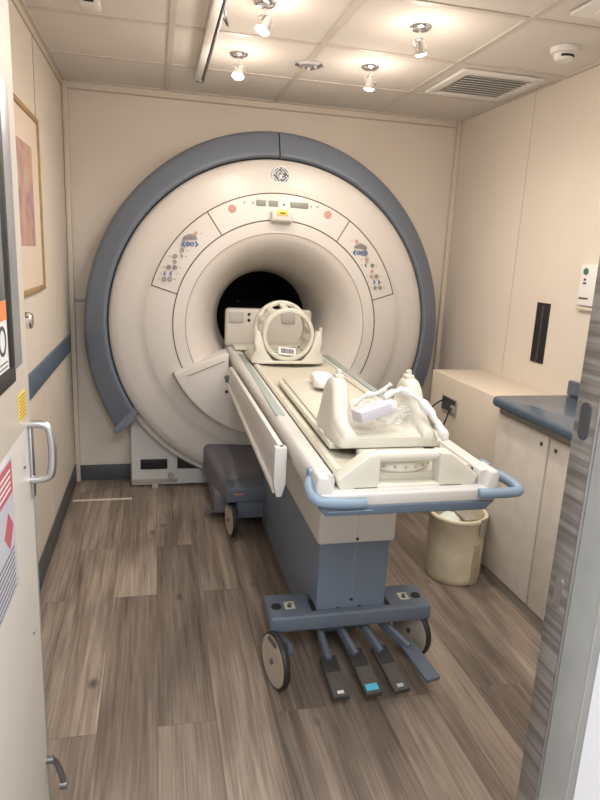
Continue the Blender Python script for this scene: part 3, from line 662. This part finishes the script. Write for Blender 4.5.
b = B(); tube(b, [(HX - .13, HY0 + .02, .965), (HX - .09, HY0, .945), (HX - .055, HY0 - .008, .935)], .004, 8, smooth=5); obj('lead', b, 'white', hc)
# cradle connector panel in the bore mouth
cp = thing('coil_connector_panel', 'white upright connector panel with grey sockets just inside the bore', 'connector panel', (.64, 3.66, .88))
b = B(); box(b, .400, .925, 3.66, 3.69, .885, 1.115, .022, 4); obj('panel_body', b, mat('panel_beige', (.52, .49, .44), .5), cp)
for x0 in (.422, .735):
    b = B(); box(b, x0, x0 + .085, 3.652, 3.662, 1.03, 1.09, .004); obj('socket_plate', b, mat('socket_grey', (.40, .39, .36), .5), cp)
b = B(); cyl(b, (.540, 3.662, 1.080), (.540, 3.655, 1.080), .009, 14); cyl(b, (.540, 3.662, 1.045), (.540, 3.655, 1.045), .009, 14); obj('panel_button', b, 'black', cp)
b = B(); box(b, .44, .90, 3.50, 3.65, .887, .905, .006); obj('panel_foot', b, 'cream', cp)
# flat spine board
sb2 = thing('spine_board', 'flat cream padded board lying along the middle of the table', 'board', (.66, 2.15, .885))
b = B(); prism(b, [(.492, 1.66), (.845, 1.66), (.845, 2.60), (.53, 2.62), (.515, 2.56)], 'z', .8865, .9075, .006, 3); obj('board_body', b, 'cream', sb2)
b = B(); prism(b, [(.506, 1.68), (.522, 1.68), (.548, 2.58), (.535, 2.585)], 'z', .906, .916, .003); box(b, .815, .838, 1.68, 2.58, .906, .916, .003); obj('board_rim', b, 'cream2', sb2)
# small cushion block
b = B()
t_ = bmesh.new(); bmesh.ops.create_uvsphere(t_, u_segments=28, v_segments=16, radius=1)
for v in t_.verts:
    c = v.co; f = lambda q: math.copysign(abs(q) ** .55, q)
    q = Vector((f(c.x) * .042, f(c.y) * .115, f(c.z) * .022))
    q.z += .006 * math.sin(q.y * 60) * (1 if c.z > 0 else 0); q.x += .006 * math.cos(q.y * 45)
    v.co = Vector((.672, 2.43, .938)) + Matrix.Rotation(math.radians(-8), 3, 'Z') @ q
merge(b, t_); tag(obj('pad_cushion', b, 'white'), 'small white lumpy foam cushion lying on the board between the coils', 'cushion')
# U shaped shoulder coil
uc = thing('shoulder_coil', 'cream U-shaped coil cradle with two tall lobes at the foot end of the table', 'coil', (.668, 1.75, .90))
def usec(y, h, tw, xo=.178, zb=.908):
    # outline of a U in x-z: outer left up, lobe top, inner curve, lobe, outer right
    pts = []; t = tw; n = 8
    xt = xo - .014 * (h / .2)            # lobes lean in as they rise
    lt = t * .8
    def side(s):
        out = [(s * xo, 0), (s * (xo + .004), .02), (s * (xo - (xo - xt) * .5), h * .55)]
        for i in range(n + 1):
            a = PI * i / n; out.append((s * (xt - lt / 2 + lt / 2 * math.cos(a)), h - lt / 2 + lt / 2 * math.sin(a)))
        return out
    Lp = side(-1); Rp = side(1)[::-1]
    xi = xt - lt; inner = []
    for i in range(1, 12):
        a = PI + PI * i / 12; inner.append((xi * 1.0 * math.cos(a), max(.028, (h - lt / 2)) + max(0, (h - lt / 2 - .028)) * math.sin(a)))
    pts = Lp + inner + Rp
    return [(.657 + x, y, zb + z) for x, z in pts]
b = B(); loft(b, [usec(1.605, .038, .05, .140), usec(1.615, .050, .055, .148), usec(1.655, .062, .06, .153), usec(1.690, .082, .062, .156), usec(1.715, .115, .064, .156), usec(1.735, .155, .066, .156), usec(1.752, .171, .066, .156), usec(1.78, .176, .066, .156), usec(1.81, .168, .062, .156), usec(1.838, .14, .055, .153), usec(1.862, .09, .05, .150)])
obj('coil_shell', b, 'cream', uc, angle=60)
for s in (-1, 1):
    b = B(); x = .657 + s * .114; lathe(b, [(.0005, .018), (.008, .016), (.009, .004), (.013, .0), (.013, -.012)], (x, 1.778, 1.086), 'z', 16); box(b, x - .014, x + .014, 1.76, 1.796, 1.074, 1.089, .005); obj('lobe_knob', b, 'cream', uc)
b = B(); box(b, .503, .53, 1.68, 1.85, .9075, .918, .003); box(b, .785, .812, 1.68, 1.85, .9075, .918, .003); box(b, .488, .515, 1.74, 1.78, .9075, .918, .003); obj('coil_foot', b, 'cream2', uc)
# clear plastic bag crumpled in the U
def crumple(cx, cy, cz, rx, ry, rz, amp, seed, cuts=4):
    from mathutils import noise
    t = bmesh.new(); bmesh.ops.create_icosphere(t, subdivisions=cuts, radius=1)
    for v in t.verts:
        c = v.co.copy(); k = 1 + amp * noise.noise(c * 2.2 + Vector((seed, 0, 0))) + amp * .5 * noise.noise(c * 6 + Vector((0, seed, 0))) + amp * .25 * noise.noise(c * 15)
        v.co = Vector((cx + c.x * rx * k, cy + c.y * ry * k, cz + c.z * rz * k))
    return t
b = crumple(.672, 1.715, .985, .074, .075, .036, .5, 3, 5)
for v in b.verts: v.co.z = max(v.co.z, .945 + 1.6 * (v.co.x - .652) ** 2)
tag(obj('plastic_bag', b, 'bag'), 'crumpled clear plastic bag in the hollow of the U-shaped coil', 'bag')
b = B()
tube(b, [(.665, 1.70, 1.028), (.695, 1.705, 1.050), (.735, 1.70, 1.052), (.768, 1.675, 1.030), (.795, 1.640, .995), (.812, 1.60, .955), (.820, 1.588, .93)], lambda u: .009 + .0025 * math.sin(u * 23) + .004 * u, 12, smooth=6)
tube(b, [(.585, 1.75, 1.000), (.62, 1.74, 1.026), (.665, 1.73, 1.046), (.70, 1.74, 1.066)], lambda u: .007 + .0025 * math.sin(u * 19), 10, smooth=6)
from mathutils import noise
for v in b.verts: v.co += Vector((noise.noise(v.co * 55), noise.noise(v.co * 60 + Vector((5, 0, 0))), noise.noise(v.co * 58 + Vector((0, 9, 0))))) * .006
tag(obj('wrapped_cable', b, 'bagw'), 'white wrapped cable running from the pale plug box over the U-shaped coil', 'cable')
t = thing('coil_plug', 'pale lilac rectangular plug box resting in the U-shaped coil', 'plug', (.63, 1.66, 1.0))
Mt = Matrix.Translation((.615, 1.655, 1.003)) @ Matrix.Rotation(math.radians(-14), 4, 'Y') @ Matrix.Rotation(math.radians(12), 4, 'Z')
b = B(); box(b, -.055, .050, -.03, .03, -.017, .017, .004, 2, Mt); obj('plug_body', b, 'conn', t)
b = B(); box(b, .048, .075, -.018, .018, -.011, .013, .004, 2, Mt); obj('plug_end', b, 'white', t)

# ================================================================ RIGHT SIDE
b = B(); box(b, 1.555, XR - .001, 2.44, 3.25, 0, .832, .006); bk = struct('trim_6', b, 'wall_trim')
b = B(); box(b, 1.5485, 1.551, 2.92, 3.08, .645, .72); obj('outlet_opening', b, 'gdark', bk)
b = B(); frame_yz(b, 1.546, 1.551, 2.915, 3.085, .640, .725, .006, .001); box(b, 1.54, 1.552, 2.925, 2.965, .65, .69, .002); obj('outlet_box', b, 'cabedge', bk)
b = B()
tube(b, [(1.545, 3.05, .705), (1.50, 3.08, .66), (1.47, 3.12, .58), (1.48, 3.09, .50), (1.51, 3.02, .50), (1.515, 2.97, .58), (1.53, 2.95, .66), (1.545, 2.945, .68)], .004, 8, smooth=6)
tag(obj('looped_cord', b, 'black'), 'thin dark cord looping out of the low wall box behind the table', 'cord')
# cabinet
cab = thing('base_cabinet', 'beige laminate base cabinet with two doors below the blue countertop', 'cabinet', (1.7, 2.0, 0))
b = B(); box(b, 1.52, XR - .002, 1.20, 2.425, .075, .825); obj('carcass', b, 'gdark', cab)
b = B(); box(b, 1.519, XR - .002, 2.412, 2.427, .075, .824); obj('side_panel', b, 'cab', cab)
b = B(); box(b, 1.522, XR - .002, 1.20, 2.415, 0, .076); obj('toe_kick', b, 'cabedge', cab)
for y0, y1 in ((2.049, 2.424), (1.655, 2.037), (1.264, 1.646)):
    b = B(); box(b, 1.500, 1.519, y0, y1, .060, .788, .002); obj('door', b, 'cab', cab)
b = B(); box(b, 1.503, 1.525, 1.20, 2.426, .790, .822, .001); obj('top_rail', b, 'cabedge', cab)
for y in (2.088, 1.994, 1.70, 1.60):
    b = B(); lathe(b, [(.0005, -.006), (.008, -.004), (.008, .0)], (1.500, y, .748), 'x', 14); obj('catch', b, 'dmetal', cab)
ct = thing('countertop', 'dark blue countertop with rounded corner and low back splash on the beige cabinet', 'countertop', (1.66, 2.0, .825))
pts = [(XR - .003, 1.15), (1.455, 1.15)] + [(1.455 + .045 - .045 * math.cos(a), 2.440 - .045 + .045 * math.sin(a)) for a in [PI / 2 * i / 8 for i in range(9)]] + [(XR - .003, 2.445)]
b = B(); prism(b, pts, 'z', .826, .866, .012, 4); obj('top_slab', b, 'counter', ct, angle=50)
b = B(); box(b, XR - .028, XR - .004, 1.15, 2.445, .867, .935, .006, 3); obj('back_splash', b, 'counter', ct)
# bucket
bu = thing('trash_bucket', 'round cream bucket with taped side standing between table and cabinet', 'bucket', (1.362, 2.46, 0))
cx, cy = 1.362, 2.435
b = B(); lathe(b, [(.0005, .002), (.118, .0), (.124, .006), (.126, .03), (.128, .16), (.130, .300), (.135, .304), (.135, .318), (.130, .321), (.120, .318), (.118, .30), (.114, .02), (.0005, .018)], (cx, cy, 0), 'z', 56); obj('bucket_body', b, 'bucket', bu, angle=60)
def tape(a0, a1, z0, z1, r=.1365):
    b = B(); lathe(b, [(r - .003, z0), (r, z0), (r, z1), (r - .003, z1)], (cx, cy, 0), 'z', 8, math.radians(a0), math.radians(a1), closed=True); return b
obj('tape', tape(-70, -50, .245, .325, .1385), 'tape', bu); 
b = tape(-78, -60, .004, .20, .1295); obj('tape', b, mat('tape_clear', (.50, .43, .28), .3, var=.2, vscale=25), bu)
b = tape(-62, -54, .004, .14, .1295); obj('tape', b, mat('tape_clear2', (.55, .48, .33), .3, var=.2, vscale=25), bu)
b = B(); box(b, cx - .02, cx + .045, cy - .11, cy + .05, .312, .322, .003, 2, Matrix.Translation((0, 0, 0))); obj('inner_flap', b, 'tape', bu)
b = crumple(cx - .02, cy - .005, .245, .085, .08, .062, .18, 9, 4); tag(obj('linen_bundle', b, 'pillow'), 'pale rounded linen bundle inside the cream bucket', 'linen')
# right wall items
b = B(); box(b, XR - .006, XR, 2.69, 2.795, .965, 1.262, .001)
t = thing('black_slot_panel', 'tall narrow black panel set in the wall above the blue counter', 'panel', (XR, 2.74, .96)); obj('slot_plate', b, 'black', t)
b = B(); box(b, XR - .007, XR - .0005, 2.735, 2.745, .975, 1.25) ; obj('slot_rib', b, 'ink', t)
t = thing('wall_intercom', 'white wall intercom unit with round button beside the door jamb', 'intercom', (XR, 2.45, 1.27))
b = B(); box(b, XR - .025, XR, 2.30, 2.475, 1.275, 1.455, .006, 3); obj('intercom_body', b, 'white', t)
b = B(); lathe(b, [(.0005, -.006), (.014, -.005), (.015, 0)], (XR - .025, 2.435, 1.425), 'x', 20); obj('knob', b, mat('knob_green', (.05, .16, .12), .4), t)
b = B(); box(b, XR - .027, XR - .024, 2.425, 2.445, 1.37, 1.378); box(b, XR - .027, XR - .024, 2.430, 2.442, 1.385, 1.395); box(b, XR - .027, XR - .024, 2.40, 2.46, 1.305, 1.312); obj('intercom_marks', b, 'ink', t)
b = B(); box(b, XR - .018, XR, 2.36, 2.48, 1.255, 1.272, .004); obj('lower_lip', b, 'wall_trim', t)

# ================================================================ CEILING THINGS
t = thing('ceiling_vent', 'square white air vent with slanted louvres in the ceiling corner', 'vent', (1.58, 3.06, ZC))
vx0, vx1, vy0, vy1 = 1.37, 1.79, 2.85, 3.28
b = B(); w = .045
for a_ in ((vx0, vx1, vy0, vy0 + w), (vx0, vx1, vy1 - w, vy1), (vx0, vx0 + w, vy0 + w, vy1 - w), (vx1 - w, vx1, vy0 + w, vy1 - w)): box(b, *a_, ZC - .016, ZC - .002, .003)
obj('vent_frame', b, 'white', t)
b = B(); box(b, vx0 + w, vx1 - w, vy0 + w, vy1 - w, ZC - .004, ZC - .002); obj('vent_recess', b, 'gdark', t)
for i in range(9):
    y = vy0 + .060 + i * .037
    b = B(); box(b, vx0 + w, vx1 - w, -.012, .012, -.0012, .0012, 0, 1, Matrix.Translation((0, y, ZC - .012)) @ Matrix.Rotation(math.radians(35), 4, 'X')); obj('louvre', b, 'grille', t)
t = thing('smoke_detector', 'round white smoke detector on the ceiling near the right wall', 'smoke detector', (1.62, 2.46, ZC))
b = B(); lathe(b, [(.0005, -.050), (.030, -.050), (.036, -.044), (.040, -.026), (.052, -.022), (.056, -.014), (.056, -.001)], (1.615, 2.46, ZC), 'z', 40); sd_ = obj('detector_body', b, 'white', t)
b = B(); lathe(b, [(.0385, -.040), (.0415, -.040), (.0415, -.032), (.0385, -.032)], (1.615, 2.46, ZC), 'z', 30, -2.4, -.8, closed=True); obj('detector_slot', b, 'black', t)
t = thing('ceiling_fitting', 'white square ceiling fitting with grey centre nearer than the smoke detector', 'ceiling fitting', (1.52, 2.08, ZC))
b = B(); box(b, 1.40, 1.72, 1.82, 2.13, ZC - .016, ZC - .004, .004); obj('fitting_plate', b, 'white', t)
b = B(); box(b, 1.46, 1.66, 1.88, 2.08, ZC - .022, ZC - .015, .003); obj('fitting_grille', b, 'grille', t)
t = thing('ceiling_box', 'small white ceiling box with dark eye cut off at the top left', 'ceiling box', (-.22, 2.62, ZC))
b = B(); box(b, -.26, -.19, 2.60, 2.68, ZC - .022, ZC - .001, .004); obj('box_body', b, 'white', t)
b = B(); box(b, -.245, -.21, 2.597, 2.601, ZC - .017, ZC - .008); obj('box_eye', b, 'black', t)
t = thing('ceiling_rail', 'long grey metal rail fixed along the ceiling above the scanner', 'rail', (.22, 2.8, ZC))
b = B(); box(b, .200, .233, 1.6, 3.47, ZC - .030, ZC - .002, .004); obj('rail_body', b, 'grille', t)
b = B(); box(b, .236, .246, 1.6, 3.46, ZC - .034, ZC - .012, .003); box(b, .205, .246, 3.452, 3.474, ZC - .036, ZC - .004, .003); obj('rail_channel', b, 'dmetal', t)
b = B(); tube(b, [(.247, 2.58, ZC - .012), (.262, 2.60, ZC - .022), (.268, 2.56, ZC - .05), (.258, 2.52, ZC - .04), (.250, 2.50, ZC - .015)], .0035, 8, smooth=6); obj('rail_hook', b, 'dmetal', t)
t = thing('recessed_downlight', 'unlit round chrome recessed downlight between the ceiling spotlights', 'downlight', (.70, 3.08, ZC))
b = B(); lathe(b, [(.066, 0), (.066, -.008), (.050, -.014), (.042, -.004), (.034, .0)], (.70, 3.07, ZC), 'z', 40); obj('trim_ring', b, 'chrome', t)
b = B(); lathe(b, [(.0005, -.012), (.020, -.010), (.034, -.002)], (.70, 3.07, ZC), 'z', 30); obj('lens', b, 'alu', t)
spots = [((.385, 2.43), (-12, 25), 'lit chrome ceiling spotlight beside the hook of the ceiling rail'), ((.37, 3.05), (-20, 10), 'lit chrome ceiling spotlight beside the far end of the ceiling rail'),
         ((.985, 2.45), (8, -15), 'lit chrome ceiling spotlight between the smoke detector and the hooked rail'), ((.975, 3.00), (5, 5), 'lit chrome ceiling spotlight nearest the ceiling vent')]
proto = None
for (x, y), (tx, ty), lab in spots:
    t = thing('ceiling_spotlight', lab, 'spotlight', (x, y, ZC), 'lit ceiling spotlights')
    def lobj(name, bm, m):
        o = obj(name, bm, m); o.parent = t; return o
    Rm = Matrix.Translation((0, -.012, -.072)) @ Matrix.Rotation(math.radians(tx), 4, 'X') @ Matrix.Rotation(math.radians(ty), 4, 'Y')
    b = B(); lathe(b, [(.0005, -.014), (.030, -.013), (.040, -.006), (.042, -.001)], (0, 0, 0), 'z', 28); lobj('ceiling_rose', b, 'chrome')
    b = B(); cyl(b, (0, 0, -.010), (0, 0, -.045), .005, 10); tube(b, [(-.024, -.012, -.075), (-.022, 0, -.048), (0, 0, -.042), (.022, 0, -.048), (.024, -.012, -.075)], .003, 8, smooth=4); lobj('stem', b, 'chrome')
    b = B(); lathe(b, [(.008, .030), (.018, .020), (.022, -.005), (.027, -.028), (.0255, -.028), (.020, -.004), (.012, .016)], (0, 0, 0), 'z', 28); bmesh.ops.transform(b, matrix=Rm, verts=b.verts); lobj('lamp_head', b, 'chrome')
    b = B(); lathe(b, [(.0005, .004), (.019, .0), (.022, -.024), (.018, -.032), (.0005, -.036)], (0, 0, 0), 'z', 24); bmesh.ops.transform(b, matrix=Rm, verts=b.verts); lobj('bulb', b, 'bulb')
    l = bpy.data.lights.new('spot_lamp', 'SPOT'); l.energy = 8.5 if y < 2.7 else 3.6; l.spot_size = math.radians(168); l.spot_blend = .7; l.color = (1, .91, .81); l.shadow_soft_size = .035
    lo = bpy.data.objects.new('spot_lamp', l); COL.objects.link(lo); lo.location = (x, y - .02, ZC - .125); lo.rotation_euler = (math.radians(tx * .3), math.radians(ty * .3), 0)
    l = bpy.data.lights.new('spot_glow', 'POINT'); l.energy = 2.0; l.color = (1, .84, .70); l.shadow_soft_size = .04
    lo = bpy.data.objects.new('spot_glow', l); COL.objects.link(lo); lo.location = (x, y - .02, ZC - .12)

# ================================================================ LIGHT
def area(name, loc, rot, sx, sy, e, col):
    l = bpy.data.lights.new(name, 'AREA'); l.shape = 'RECTANGLE'; l.size = sx; l.size_y = sy; l.energy = e; l.color = col
    o = bpy.data.objects.new(name, l); COL.objects.link(o); o.location = loc; o.rotation_euler = rot; return o
area('ceiling_fill_light', (1.0, 1.35, 2.285), (0, 0, 0), 1.2, .6, 12, (1, .97, .93))  # unseen area light added under the ceiling as fill over the table foot
area('corridor_lamp', (.25, -.25, 2.28), (math.radians(18), 0, 0), .9, .6, 24, (.92, .96, 1.0))
area('bore_lamp', (X0, 3.6, 1.26), (math.radians(-50), 0, 0), .01, .01, .0, (1, 1, 1)) if False else None
w = bpy.data.worlds.new('world'); S.world = w; w.use_nodes = True
w.node_tree.nodes['Background'].inputs[0].default_value = (.95, .96, 1, 1); w.node_tree.nodes['Background'].inputs[1].default_value = 1.0

# ================================================================ CAMERA (calibrated from the room's vanishing lines)
F, YAW, PIT, ROLL, H = 619.15, .234786, .229669, .0486512, 1.435526
f = Vector((math.sin(YAW) * math.cos(PIT), math.cos(YAW) * math.cos(PIT), -math.sin(PIT)))
r0 = Vector((math.cos(YAW), -math.sin(YAW), 0)); u0 = r0.cross(f)
r = math.cos(ROLL) * r0 + math.sin(ROLL) * u0; u = -math.sin(ROLL) * r0 + math.cos(ROLL) * u0
cam = bpy.data.cameras.new('camera'); co = bpy.data.objects.new('camera', cam); COL.objects.link(co)
cam.sensor_fit = 'VERTICAL'; cam.sensor_height = 36; cam.lens = F * 36 / 800; cam.clip_start = .02; cam.clip_end = 50
co.matrix_world = Matrix(((r.x, u.x, -f.x, 0), (r.y, u.y, -f.y, 0), (r.z, u.z, -f.z, H), (0, 0, 0, 1)))
S.camera = co
S.view_settings.view_transform = 'Standard'; S.view_settings.look = 'None'; S.view_settings.gamma = 1; S.view_settings.use_curve_mapping = False
S.view_settings.exposure = 0.66
